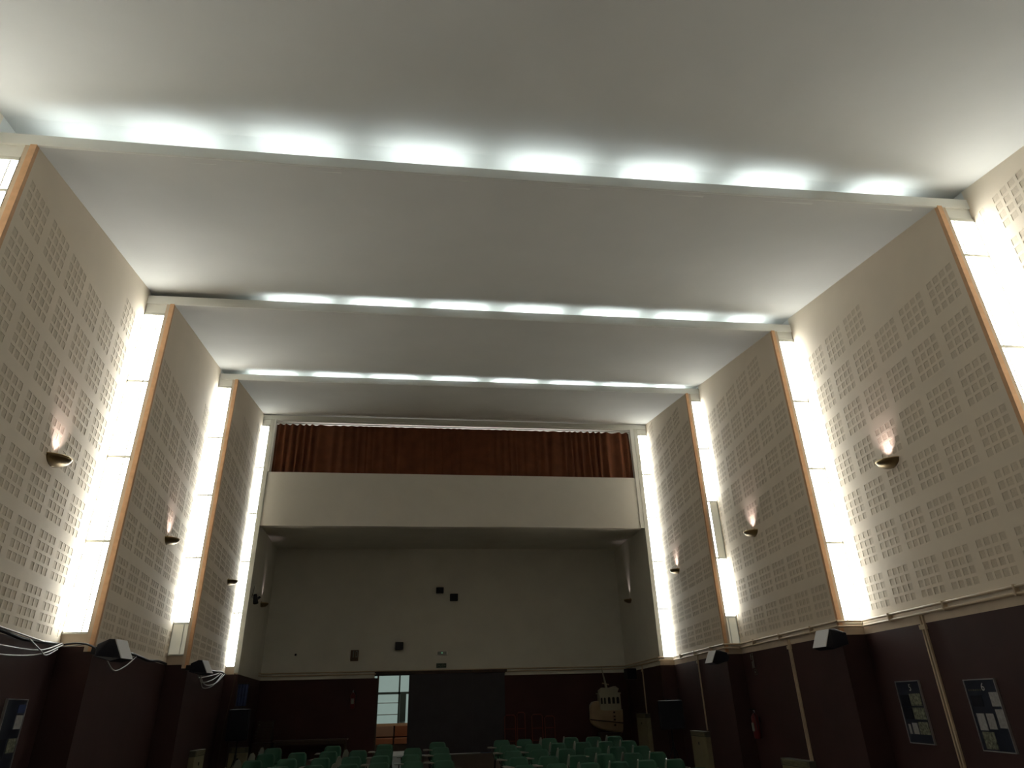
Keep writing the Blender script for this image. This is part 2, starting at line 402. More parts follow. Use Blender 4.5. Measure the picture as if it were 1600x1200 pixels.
# back wall with the wide doorway
DX0, DX1, DZ = -1.20, 3.00, 3.17
bw = MB(); y0 = YB; zf = floor_z(YB)
bw.box(XB['L']-.3, XB['R']+.3, y0, y0+.2, 3.30, 8.2)
bw.box(XB['L']-.3, DX0-.15, y0, y0+.2, ZB, 3.30); bw.box(DX1+.05, XB['R']+.3, y0, y0+.2, ZB, 3.30)
WB = tag(bw.obj('wall_back', m_back), kind='structure')
lw = MB(); lw.box(XB['L']-.3, DX0, y0, y0+.2, zf-.1, ZB); lw.box(DX1, XB['R']+.3, y0, y0+.2, zf-.1, ZB); lw.box(DX0-.15, DX1+.05, y0, y0+.2, DZ, 3.30)
lw.obj('wainscot', m_wainb, WB)
# sliding door leaf
dr = MB(); dr.box(-.20, 3.02, y0-.07, y0-.02, zf+.02, DZ+.02)
D1 = tag(dr.obj('door_1', m_door), kind='structure')
for k in range(3):
    a = -.14+k*1.04; MB().box(a, a+1.0, y0-.085, y0-.07, zf+.1, DZ-.08).obj('door_panel', m_door, D1)
MB().box(DX0-.1, 3.1, y0-.12, y0-.0, DZ+.03, DZ+.12).obj('sliding_track', m_brown, D1)
MB().box(DX0-.05, DX0, y0-.03, y0+.2, zf, DZ).obj('jamb', m_brown, D1)
# adjoining room seen through the gap
ya = YB+4.0
ax = MB(); ax.box(-3.2, 2.2, ya+.05, ya+.15, zf, 4.2).box(-3.2, -3.1, YB+.2, ya+.1, zf, 4.2).box(2.1, 2.2, YB+.2, ya+.1, zf, 4.2)
tag(ax.obj('wall_annex', m_white), kind='structure')
tag(MB().box(-3.2, 2.2, YB+.2, ya+.1, 4.1, 4.2).obj('ceiling_annex', m_white), kind='structure')
tag(MB().box(-3.2, 2.2, YB, ya+.1, zf-.1, zf).obj('floor_annex', m_white), kind='structure')
wf = MB(); zt = 3.7; zw = 1.60
for (a, b_, c_, d_) in ((-2.4, 1.4, 2.66, 2.74), (-2.4, 1.4, zw, zw+.05), (-2.4, 1.4, zt, zt+.06), (-.62, -.56, zw, zt), (-.54, -.32, 1.72, 2.66), (-2.4, -2.34, zw, zt), (1.34, 1.4, zw, zt)):
    wf.box(a, b_, ya-.06, ya, c_, d_)
WA = tag(wf.obj('window_9', m_gframe), kind='structure')
for a, b_ in ((-2.34, -.62), (-.32, 1.34)):
    MB().box(a, b_, ya-.03, ya-.01, zw+.05, 2.66).obj('pane', m_annexwin, WA)
for a, b_ in ((-2.34, -.62), (-.56, 1.34)):
    MB().box(a, b_, ya-.03, ya-.01, 2.74, zt).obj('pane', m_annexwin, WA)
for z in (1.95, 2.35):
    MB().box(-2.34, -.62, ya-.05, ya-.035, z, z+.03).obj('glazing_bar', m_white, WA)
al = bpy.data.lights.new('annex_fill_light', 'AREA'); al.energy = 9; al.size = 1.2; al.color = (1, .93, .8)  # unseen fill light, added to brighten the bench fronts and doorway floor
alo = bpy.data.objects.new('annex_fill_light', al); COL.objects.link(alo); alo.location = (-.5, YB+1.6, 4.0)
SB = empty('upholstered_bench', (-.45, ya-.9, zf), 0, 'orange and tan upholstered bench backs under the window in the next room', 'bench')
for k, (a, b_, mm) in enumerate(((-1.45, -.27, m_tanv), (-.22, .85, m_orange))):
    bevel(MB().box(a, b_, -.02, .10, .45, .80).obj('backrest', mm, SB), .02)
    bevel(MB().box(a, b_, -.45, .02, .22, .42).obj('seat', m_orange, SB), .03)
MB().box(-1.5, .9, .0, .14, .80, .88).obj('top_rail', m_wood, SB)
MB().box(-1.5, .9, -.42, .12, .0, .20).box(-1.5, .9, .10, .13, .2, .85).obj('plinth', m_brown, SB)

# ---------------------------------------------------------------- conduits on the right wall and the back wall
def zig(off, z):
    P = []
    g = 1
    P.append((XN['R'][0]-off, Y[0], z))
    for i in range(1, 5):
        P.append((XF['R'][i]-off, Y[i]-off, z)); P.append((XN['R'][i]-off, Y[i]-off-.02, z))
    P += [(XB['R']-off, YB-off, z), (XB['L']+off, YB-off, z), (XB['L']+off+.0, YB-.55, z)]
    return P
PR = empty('pipe_run', (7, Y[0], 3.2), 0, 'pair of thin cream pipes along the foot of the right wall panels and back wall', 'pipe')
for z in (3.305, 3.225):
    m = MB(); P = zig(.05, z)
    for a, b_ in zip(P, P[1:]): m.tube([a, b_], .019, 8)
    o = m.obj('pipe', m_pipe, PR); o.location = (-7, -Y[0], -3.2)
for i in range(1, 5):
    for t in (.2, .5, .8):
        y = Y[i-1]+(Y[i]-Y[i-1])*t; x = wall_pt('R', i, y)
        MB().box(x-.075-7, x-7, y-Y[0]-.012, y-Y[0]+.012, .0, .13).obj('clip', m_pipe, PR)
for k, (i, y, z0, n_, lab) in enumerate(((2, 9.12, .5, 2, 'between the two notice boards'), (3, 12.72, 1.15, 2, 'left of the second pale heater cabinet, counted from the camera'),
                                ('a', 21.9, 1.84, 1, 'farthest, in the alcove beside the boat model'), (4, 17.45, 1.50, 1, 'on the third bay above the tall pale cabinet'))):
    if i == 'a': x = XN['R'][4]+(XB['R']-XN['R'][4])*(y-Y[4])/(YB-Y[4])
    else: x = wall_pt('R', i, y)
    E = empty('conduit', (x, y, z0), 0, {9.12: 'double cream cable conduit dropping down the maroon wall between the two notice boards',
        12.72: 'double cream conduit dropping beside the wall fire extinguisher to a low pale cabinet',
        21.9: 'thin cream conduit farthest back on the right wall, beside the boat model',
        17.45: 'single cream conduit dropping just left of the smaller right loudspeaker bracket to a pale cabinet'}[y], 'conduit', 'cable drops on the right wall')
    for q in range(n_):
        MB().box(-.03, 0.0, q*.055-.013, q*.055+.013, 0, 3.22-z0).obj('trunking', m_pipe, E)
    MB().box(-.045, .01, -.03, n_*.05-.01, 3.02-z0, 3.08-z0).obj('clip', m_pipe, E)

# cabinets on the wall
def cabinet(x, y, rz, wd, h, dp, label, zoff=0):
    E = empty('heater_cabinet', (x, y, floor_z(y)+zoff), rz, label, 'heater', 'pale heater cabinets along the side walls')
    bevel(MB().box(-wd/2, wd/2, -dp, 0, .0, h-.12).obj('body', m_heat, E), .01)
    bevel(MB().box(-wd/2-.01, wd/2+.01, -dp-.01, 0, h-.12, h).obj('hood', m_heatd, E), .008)
    for k in range(5): MB().box(-wd/2+.06, wd/2-.06, -dp-.018, -dp-.008, h-.10+k*.018, h-.092+k*.018).obj('slat', m_heat, E)
    MB().box(-.02, .02, -dp-.012, -dp, h-.3, h-.24).obj('knob', m_black, E)
ar = lambda s, i: math.atan2(Y[i]-Y[i-1], XF[s][i]-XN[s][i-1])
cabinet(wall_pt('R', 3, 13.15)-.02, 13.15, ar('R', 3)+PI, 1.02, 1.14-floor_z(13.15), .16, 'pale heater cabinet cut off by the lower edge, right wall, below the double conduit') if False else None
def cab_R(i, y, wd, ztop, label):
    x = wall_pt('R', i, y)-.01 if i else XN['R'][4]+(XB['R']-XN['R'][4])*(y-Y[4])/(YB-Y[4])-.01
    cabinet(x, y, -PI/2, wd, ztop-floor_z(y), .16, label)
cab_R(3, 13.15, 1.0, 1.15, 'low pale heater cabinet cut off by the lower picture edge, below the red extinguisher bay')
cab_R(4, 17.8, .95, 1.48, 'tall greenish-cream heater cabinet against the right wall beyond the last green chairs')
cab_R(0, 22.05, 1.0, 1.84, 'farthest pale heater cabinet on the right, next to the boat model')
cabinet(wall_pt('L', 4, 17.25)+.01, 17.25, PI/2, .75, 1.48-floor_z(17.25), .14, 'narrow pale heater cabinet against the left wall')
cabinet(-4.34, 19.74, 0, .44, 1.40-floor_z(19.7), .12, 'pale cabinet behind the legs of the left loudspeaker stand')

# ---------------------------------------------------------------- wall lamps
def sconce(s, x, y, z, ang, label, on=True, scale=1, power=1, spread=95):
    """ang: heading of the wall; the bowl leans out into the room along local -y"""
    E = empty('wall_lamp', (x, y, z), ang, label, 'wall lamp', 'bronze bowl wall lamps')
    m = MB(); R = .20*scale; nu, nv = 20, 7; vs = []
    for j in range(nv+1):
        a = j/nv*PI/2
        for k in range(nu+1):
            t = PI*k/nu
            vs.append((R*1.05*math.cos(t)*math.cos(a), -R*1.1*math.sin(t)*math.cos(a), -.115*scale*math.sin(a)))
    m.add(vs, [(j*(nu+1)+k, j*(nu+1)+k+1, (j+1)*(nu+1)+k+1, (j+1)*(nu+1)+k) for j in range(nv) for k in range(nu)], 0, True)
    o = m.obj('bowl', m_bronze, E); so_ = o.modifiers.new('shell', 'SOLIDIFY'); so_.thickness = .008; so_.offset = -1
    MB().tube([(R*1.05*math.cos(PI*k/nu), -R*1.1*math.sin(PI*k/nu), 0) for k in range(nu+1)], .008, 6).obj('rim', m_brass, E)
    MB().box(-.05, .05, -.012, .012, -.10, .05).obj('wall_plate', m_bronze, E)
    MB().tube([(0, -.05, -.05), (0, -.05, -.01)], .018, 8).obj('bulb', m_lamp if on else m_white, E)
    if on:
        l = bpy.data.lights.new('lamp_beam', 'SPOT'); l.energy = SCONCE_POWER*power*2.2; l.color = (1, .80, .78); l.spot_size = math.radians(spread); l.spot_blend = 1; l.shadow_soft_size = .015
        lo = bpy.data.objects.new('lamp_beam', l); COL.objects.link(lo); lo.parent = E
        lo.location = (0, -.13, .01); lo.rotation_euler = (math.radians(180-10), 0, 0)
for s, i, y, z, on, lab in (('L', 2, 8.88, 5.26, 1, 'bronze bowl wall lamp, lit, nearest on the left wall'), ('L', 3, 13.46, 5.24, 1, 'bronze bowl wall lamp, lit, middle one on the left wall'),
                            ('L', 4, 18.19, 5.24, 0, 'bronze bowl wall lamp, unlit, on the farthest left perforated panel'),
                            ('R', 2, 8.80, 5.44, 1, 'bronze bowl wall lamp, lit, nearest on the right wall'), ('R', 3, 13.40, 5.44, 1, 'bronze bowl wall lamp, lit, middle one on the right wall'),
                            ('R', 4, 18.2, 5.50, 1, 'bronze bowl wall lamp, lit, on the farthest right perforated panel')):
    a = ar(s, i)
    sconce(s, wall_pt(s, i, y)-.012*SG[s], y, z, a+(PI if s == 'R' else 0)-(0), lab, on) if s == 'L' else sconce(s, wall_pt(s, i, y)-.012, y, z, a-PI, lab, on)
for s, y, z, lab in (('L', 22.2, 5.22, 'small bronze wall lamp, lit, on the left side of the dark alcove'), ('R', 22.6, 5.30, 'small bronze wall lamp, lit, on the right side of the dark alcove')):
    x = XN[s][4]+(XB[s]-XN[s][4])*(y-Y[4])/(YB-Y[4]); a = math.atan2(YB-Y[4], XB[s]-XN[s][4])
    sconce(s, x-.012*SG[s], y, z, a if s == 'L' else a-PI, lab, True, 1, .45, 48)

# ---------------------------------------------------------------- loudspeakers on the ledge corners
def corner_speaker(x, y, z, rz, label, sc=1):
    E = empty('loudspeaker', (x, y, z), rz, label, 'loudspeaker', 'black loudspeakers at the pilaster corners')
    E.rotation_euler = (0, math.radians(3), rz)
    h, d = .31*sc, .42*sc
    m = MB(); m.prism([(-.0, -.14*sc, -h*.3), (d*.72, -.19*sc, -h*.5), (d+.02, -.17*sc, -h*.35), (d-.13, -.17*sc, h*.55), (d*.45, -.18*sc, h*.55), (0, -.14*sc, h*.3)], (0, .34*sc, 0))
    bevel(m.obj('cabinet', m_navy, E), .012)
    MB().prism([(d+.018, -.165*sc, -h*.33), (d+.034, -.165*sc, -h*.33), (d-.114, -.165*sc, h*.55), (d-.13, -.165*sc, h*.55)], (0, .32*sc, 0)).obj('grille', m_grille, E)
    MB().box(-.12, .02, -.03, .03, -.05, .05).obj('bracket', m_black, E)
corner_speaker(-4.42, 10.68, 3.03, math.radians(-8), 'black loudspeaker with pale grille, near corner of the left wall', .9)
corner_speaker(-4.48, 15.20, 3.03, math.radians(-8), 'black loudspeaker with pale grille, far corner of the left wall, over loose cables', .85)
corner_speaker(6.86, 10.68, 3.02, math.radians(180+8), 'black loudspeaker with pale grille, near corner of the right wall', .95)
corner_speaker(6.86, 15.20, 3.03, math.radians(180+8), 'black loudspeaker with pale grille, far corner of the right wall', .9)
o = empty('loudspeaker', (7.0, 22.4, 2.98), math.radians(190), 'small dark loudspeaker under the pipes in the right alcove', 'loudspeaker')
bevel(MB().box(-.02, .30, -.13, .13, -.16, .16).obj('cabinet', m_navy, o), .02)
MB().box(.30, .31, -.11, .11, -.14, .14).obj('grille', m_black, o)

# big stage loudspeakers on tripods
def pa(x, y, z0, z1, wd, rz, label):
    E = empty('stage_loudspeaker', (x, y, z0), rz, label, 'loudspeaker', 'large loudspeakers on stands')
    h = z1-z0
    bevel(MB().prism([(-wd/2, -.22, 0), (wd/2, -.22, 0), (wd*.36, .22, 0), (-wd*.36, .22, 0)], (0, 0, h)).obj('cabinet', m_navy, E), .03, 3)
    MB().box(-wd/2+.03, wd/2-.03, -.235, -.22, .03, h-.03).obj('grille', m_navy, E)
    MB().box(-.06, .06, -.1, .1, h, h+.03).obj('handle', m_black, E)
    T = empty('speaker_stand', (x, y, floor_z(y)), rz, 'black tripod stand under the '+label.split(' loudspeaker')[0].replace('large ', '')+' loudspeaker', 'stand')
    H = z0-floor_z(y)
    MB().tube([(0, 0, .25), (0, 0, H)], .02, 8).obj('pole', m_black, T)
    MB().tube([(0, 0, H*.62), (0, 0, H*.70)], .03, 8).obj('collar', m_black, T)
    for k in range(3):
        a = 2*PI*k/3-PI/2
        MB().tube([(0, 0, H*.66), (.26*math.cos(a), .26*math.sin(a), .015)], .014, 6).obj('leg', m_black, T)
        MB().tube([(0, 0, .3), (.14*math.cos(a), .14*math.sin(a), .31*H)], .008, 6).obj('brace', m_black, T)
pa(-4.30, 19.2, 1.565, 2.27, .52, 0, 'large dark loudspeaker raised beside the back left corner')
pa(6.72, 18.76, 1.50, 2.19, .66, math.radians(-8), 'large navy loudspeaker raised beside the right wall')
SL = empty('blue_banner', (-4.52, 19.95, 2.34), 0, 'narrow blue hanging cloth above the dark loudspeaker at the back left', 'banner')
m = MB(); vs = []
for j in range(5):
    for k in range(13): vs.append((-.12+.27*k/12, .02*math.sin(k*1.9), .52*j/4))
m.add(vs, [(j*13+k, j*13+k+1, j*13+14+k, j*13+13+k) for j in range(4) for k in range(12)], 0, True); m.obj('cloth', m_blue, SL)
MB().tube([(-.14, 0, .53), (.17, 0, .53)], .012, 6).obj('rod', m_black, SL)
# flood light by the far left window
FL = empty('spotlight', (-4.68, 20.2, 5.1), 0, 'dark spotlight on a bracket beside the farthest left window', 'spotlight')
MB().tube([(-.03, 0, .0), (.12, -.05, .0)], .015, 6).obj('bracket', m_white, FL)
MB().tube([(.10, -.05, .08), (.16, -.12, -.16)], [.05, .075], 10).obj('lamp_housing', m_black, FL)
MB().prism([(.06, -.08, -.1), (.22, -.08, .04), (.26, -.08, .02), (.10, -.08, -.14)], (0, .1, 0)).obj('barn_door', m_black, FL)
MB().tube([(0, 0, .0), (.03, 0, .18), (.05, -.02, .34)], .008, 6).obj('cable', m_black, FL)

# ---------------------------------------------------------------- things on the back wall
def wall_speaker(x0, x1, z0, z1, label):
    E = empty('wall_speaker', ((x0+x1)/2, YB, (z0+z1)/2), 0, label, 'loudspeaker'); w2, h2 = (x1-x0)/2, (z1-z0)/2
    bevel(MB().box(-w2, w2, -.16, -.03, -h2, h2).obj('cabinet', m_black, E), .015)
    MB().box(-w2+.02, w2-.02, -.17, -.16, -h2+.02, h2-.02).obj('grille', m_black, E)
    MB().box(-.03, .03, -.04, 0, -.04, .04).obj('bracket', m_black, E)
wall_speaker(.63, .89, 5.80, 6.0, 'small black box high on the back wall, upper left of a pair')
wall_speaker(1.12, 1.40, 5.54, 5.78, 'small black box high on the back wall, lower right of a pair')
wall_speaker(-.71, -.44, 3.96, 4.20, 'small black box low on the back wall, above the lit doorway')
E = empty('fire_alarm_box', (-2.05, YB, 3.81), 0, 'orange-brown alarm box with pale markings on the back wall left of the doorway', 'alarm box')
bevel(MB().box(-.13, .13, -.07, 0, -.17, .17).obj('case', m_alarm, E), .01)
MB().box(-.06, -.02, -.08, -.07, -.06, .14).obj('marking', m_tab, E); MB().box(.03, .10, -.08, -.07, -.06, .14).obj('marking', m_tab, E); MB().box(.045, .085, -.085, -.08, -.03, .11).obj('window', m_alarm, E)
E = empty('sensor', (-3.98, YB, 3.87), 0, 'tiny dark sensor on the left of the back wall', 'sensor')
MB().tube([(0, 0, 0), (0, -.06, -.01)], [.04, .03], 8).obj('housing', m_black, E); MB().box(-.05, .05, -.012, 0, -.05, .05).obj('base', m_back, E)
E = empty('emergency_light', (.88, YB, 3.84), 0, 'pale emergency light fitting above the exit sign on the back wall', 'light')
bevel(MB().box(-.19, .19, -.06, 0, -.07, .07).obj('housing', m_parapet, E), .01)
MB().box(-.15, .15, -.07, -.06, -.045, .045).obj('diffuser', m_tab, E)
MB().tube([(.0, -.07, .0), (.0, -.078, .0)], .018, 8).obj('indicator', mat('indicator', (.4, 1, .6), .5, emit=.6), E)
E = empty('exit_sign', (.865, YB, 3.445), 0, 'dark green exit sign over the sliding door', 'sign')
bevel(MB().box(-.17, .17, -.03, 0, -.07, .07).obj('plate', m_signg, E), .005)
def text(body, size, loc, rot, m, parent, ext=.001):
    cu_ = bpy.data.curves.new('lettering', 'FONT'); cu_.body = body; cu_.size = size; cu_.extrude = ext; cu_.align_x = 'CENTER'; cu_.align_y = 'CENTER'
    t = bpy.data.objects.new('lettering', cu_); COL.objects.link(t)
    dg = bpy.context.evaluated_depsgraph_get(); me = bpy.data.meshes.new_from_object(t.evaluated_get(dg)); bpy.data.objects.remove(t)
    me.materials.clear(); me.materials.append(m); o = link('lettering', me, parent, loc); o.rotation_euler = rot; return o
text('SALIDA', .095, (0, -.034, 0), (PI/2, 0, 0), m_tab, E)

# fire extinguishers
def extinguisher(x, y, z, rz, label):
    E = empty('fire_extinguisher', (x, y, z), rz, label, 'fire extinguisher', 'wall-hung fire extinguishers')
    MB().tube([(0, -.10, 0), (0, -.10, .03), (0, -.10, .40), (0, -.10, .45), (0, -.10, .48)], [.06, .075, .075, .05, .02], 14).obj('cylinder', m_red, E)
    MB().box(-.045, .045, -.178, -.168, .14, .30).obj('label_plate', m_tab, E)
    MB().tube([(0, -.10, .48), (0, -.10, .54)], .018, 8).obj('valve', m_alu, E)
    MB().box(-.015, .015, -.2, -.07, .54, .56).obj('handle', m_black, E)
    MB().tube([(.0, -.12, .52), (.09, -.14, .48), (.11, -.13, .30), (.095, -.12, .16)], .011, 6).obj('hose', m_black, E)
    MB().box(-.03, .03, -.03, 0, .30, .40).obj('wall_hook', m_black, E)
extinguisher(wall_pt('R', 3, 14.85)-.03, 14.85, 1.42, -PI/2, 'red fire extinguisher hung on the right maroon wall below a small vertical sign')
extinguisher(-2.0, YB, 2.2, 0, 'red fire extinguisher hung on the back wall left of the doorway')
yS = 14.72
E = empty('safety_sign', (wall_pt('R', 3, yS), yS, 2.92), -PI/2, 'small upright extinguisher sign high on the maroon right wall', 'sign')
E.rotation_euler.z = ar('R', 3)-PI
MB().box(-.10, .10, -.012, 0, -.15, .15).obj('plate', m_wain, E)
for a, b_, c_, d_ in ((-.08, -.055, .02, .13), (-.055, -.03, .09, .12), (-.06, -.01, -.13, -.01), (.01, .035, -.13, .10), (.05, .065, -.13, .13), (-.09, .09, -.146, -.138), (-.09, .09, .138, .146)):
    MB().box(a, b_, -.016, -.012, c_, d_).obj('pictogram', m_tab, E)
E = empty('safety_sign', (wall_pt('R', 3, yS-.05), yS-.05, 2.69), ar('R', 3)-PI, 'tiny square sign directly below the upright extinguisher sign', 'sign')
MB().box(-.07, .07, -.012, 0, -.055, .055).obj('plate', m_heatd, E); MB().box(-.055, .055, -.015, -.012, -.04, .04).obj('face', m_wain, E); MB().box(-.02, .02, -.018, -.015, -.015, .015).obj('pictogram', m_tab, E)

# notice boards
def board(s, i, yc, zc, wd, ht, num, cards, label):
    x = wall_pt(s, i, yc); a = ar(s, i)
    E = empty('notice_board', (x, yc, zc), a-PI if s == 'R' else a, label, 'notice board', 'framed exhibition boards on the maroon walls')
    MB().box(-wd/2, wd/2, -.02, 0, -ht/2, ht/2).obj('panel', m_board, E)
    fr = MB(); t = .012
    fr.box(-wd/2-t, wd/2+t, -.03, 0, ht/2, ht/2+t).box(-wd/2-t, wd/2+t, -.03, 0, -ht/2-t, -ht/2).box(-wd/2-t, -wd/2, -.03, 0, -ht/2, ht/2).box(wd/2, wd/2+t, -.03, 0, -ht/2, ht/2)
    fr.obj('frame', m_alu, E)
    for (a0, a1, b0, b1, mm) in cards:
        MB().box(-wd/2+a0*wd, -wd/2+a1*wd, -.026, -.02, ht/2-b1*ht, ht/2-b0*ht).obj('card', mm, E)
    if num: text(num, .13, (wd*.08, -.023, ht/2-.085), (PI/2, 0, 0), m_white, E)
    return E
E = board('R', 2, 9.93, 1.95, .585, .81, '5', [(.47, .93, .20, .40, m_photo), (.47, .96, .43, .62, m_photo), (.55, .96, .66, .86, m_photo), (.28, .50, .68, .86, m_paper), (.10, .20, .70, .86, m_paper), (.05, .42, .22, .40, m_navy), (.05, .42, .44, .62, m_navy)],
      'dark framed notice board headed 5 on the right maroon wall')
E = board('R', 2, 8.34, 1.93, .565, .80, '6', [(.72, 1.0, .18, .38, m_paper), (.76, 1.0, .42, .68, m_paper), (.42, .66, .48, .70, m_paper), (.10, .36, .48, .72, m_paper), (.12, .50, .74, .98, m_photo), (.55, .72, .24, .40, m_board), (.08, .45, .22, .38, m_navy)],
      'dark framed notice board headed 6, nearest the camera on the right wall')
for k in range(6): MB().box(-.25+k*.045, -.225+k*.045, -.024, -.02, .275, .295).obj('heading_mark', m_heatd, E)
board('L', 2, 9.85, 1.98, .60, .86, '', [(.62, .98, .06, .17, m_blue), (.62, .98, .20, .38, m_paper), (.55, .95, .50, .68, m_photo), (.05, .45, .5, .75, m_navy)],
      'dark framed notice board on the left maroon wall, cut off by the picture edge')

# ---------------------------------------------------------------- boat model
BT = empty('boat_model', (6.42, YB-.25, 1.25), 0, 'cream model lifeboat with arched wheelhouse windows and a mast on the back wall', 'boat')
# hull as a shaped half body, keel at z 0, bow to the left
st = [(-.56, .74, .42, .05), (-.53, .86, .31, .15), (-.44, .95, .22, .20), (-.26, .98, .14, .22), (-.22, .70, .13, .28), (.0, .68, .07, .28), (.3, .68, .01, .28), (.48, .68, -.03, .25), (.55, .70, .02, .20)]   # x, deck, keel, half breadth
m = MB(); vs = []
for (x, zt_, zk, hb) in st:
    for k in range(9):
        t = k/8; a = -PI/2+PI*t
        yy = hb*math.sin(a); zz = zk+(zt_-zk)*(abs(math.sin(a))**2.2)
        vs.append((x-.02*(1-abs(math.sin(a))), yy*.75, zz))
nS = len(st)
m.add(vs, [(i*9+k, i*9+k+1, i*9+10+k, i*9+9+k) for i in range(nS-1) for k in range(8)], 0, True)
m.add(vs, [tuple(range(8, -1, -1)), tuple((nS-1)*9+k for k in range(9))]+[(i*9, i*9+8, i*9+17, i*9+9) for i in range(nS-1)], 1)
m.obj('hull', [m_hull, m_hullw], BT)
MB().tube([(x, -hb*.75-.0, .42-.13*(x+.55)/1.1) for (x, zt_, zk, hb) in st], .018, 6).obj('rubbing_strake', m_stripe, BT)
m = MB(); m.box(-.22, .50, -.18, .15, .66, 1.18); m.box(-.26, .52, -.2, .17, 1.18, 1.22)
wh = m.obj('wheelhouse', m_hullw, BT)
for k, x in enumerate((-.16, -.05, .10, .25, .40)):
    hw = .03 if k < 2 else .045
    pts = [(x-hw, -.185, .88), (x+hw, -.185, .88), (x+hw, -.185, 1.04)]+[(x+hw*math.cos(PI*q/6), -.185, 1.04+hw*math.sin(PI*q/6)) for q in range(1, 7)]
    MB().prism(pts, (0, .01, 0)).obj('arched_window', m_black, wh)
MB().prism([(-.20, -.15, 1.22), (.42, -.15, 1.22), (.48, -.15, 1.34), (.36, -.15, 1.42), (.10, -.15, 1.36), (-.08, -.15, 1.38), (-.20, -.15, 1.30)], (0, .26, 0)).obj('flying_bridge', m_hullw, BT)
MB().tube([(.08, 0, 1.36), (.06, 0, 1.52), (.0, 0, 1.82), (-.03, 0, 2.05)], [.05, .035, .022, .008], 8).obj('mast', m_hullw, BT)
MB().tube([(-.05, 0, 1.52), (.18, 0, 1.47)], .022, 6).obj('radar_arm', m_hull, BT)
for zz, hh in ((.62, .05), (.50, .04), (.40, .05), (.24, .06)): MB().box(.20, .26, -.222, -.19, zz-hh/2, zz+hh/2).obj('marking', m_stripe, BT)
MB().box(-.3, .45, -.12, .1, -.44, .02).obj('support', m_brown, BT)

# ---------------------------------------------------------------- furniture along the back wall
E = empty('long_table', (-3.15, YB-.5, floor_z(YB-.5)), 0, 'long low brown table against the maroon back wall left of the doorway', 'table')
MB().box(-1.12, 1.12, -.25, .3, .56, .60).obj('table_top', mat('worn_top', (.11, .08, .06), .4, var=.2), E)
for x in (-1.05, 1.05):
    for y in (-.2, .25): MB().box(x-.025, x+.025, y-.025, y+.025, 0, .56).obj('leg', m_brown, E)
MB().box(-1.03, 1.03, -.21, -.19, .46, .56).obj('apron', m_brown, E)
for k, (z, wd) in enumerate(((.275, .24), (.56, .21))):
    E = empty('wooden_crate', (-4.60+.02*k, YB-.45, floor_z(YB)+.30+z), math.radians(4*k), ['brown wooden crate at the left end of the long table', 'smaller brown crate stacked on top of the other'][k], 'crate', 'stacked crates at the back left')
    for q in range(3): MB().box(-wd, wd, -.2, -.18, q*.09, q*.09+.07).obj('slat', m_brown, E)
    for sx in (-1, 1): MB().box(sx*wd-.015, sx*wd+.015, -.18, .18, 0, .26).obj('end_board', m_brown, E)
    MB().box(-wd, wd, -.18, .18, -.012, .0).obj('bottom', m_brown, E)
E = empty('low_cabinet', (-4.60, YB-.45, floor_z(YB-.4)), 0, 'dark brown low cabinet under the crates in the back left corner', 'cabinet')
MB().box(-.28, .28, -.22, .24, 0, .55).obj('body', m_brown, E)
for sx in (-1, 1):
    d = MB().box(sx*.14-.13, sx*.14+.13, -.235, -.22, .04, .52).obj('door', m_brown, E)
    MB().box(sx*.04-.01, sx*.04+.01, -.25, -.235, .26, .32).obj('handle', m_alu, d)
for k, (x0, x1, zt) in enumerate(((2.95, 3.30, 1.88), (3.36, 3.62, 1.95), (3.85, 4.20, 1.88), (4.28, 4.6, 1.82))):
    y = YB-.45; zf_ = floor_z(y)
    E = empty('tube_rack', ((x0+x1)/2, y, zf_), 0, 'dark red tubular rack against the back wall, %s from the sliding door' % ordn[k], 'rack', 'dark red tubular racks beside the sliding door')
    h = zt-zf_; w2 = (x1-x0)/2
    MB().tube([(-w2, 0, 0), (-w2, 0, h-.05), (-w2+.05, 0, h), (w2-.05, 0, h), (w2, 0, h-.05), (w2, 0, 0)], .014, 8).obj('hoop', m_redpole, E)
    for z in (.35, .7): MB().tube([(-w2, 0, z), (w2, 0, z)], .01, 6).obj('crossbar', m_redpole, E)
    for sx in (-1, 1): MB().box(sx*w2-.02, sx*w2+.02, -.18, .18, 0, .025).obj('foot', m_redpole, E)

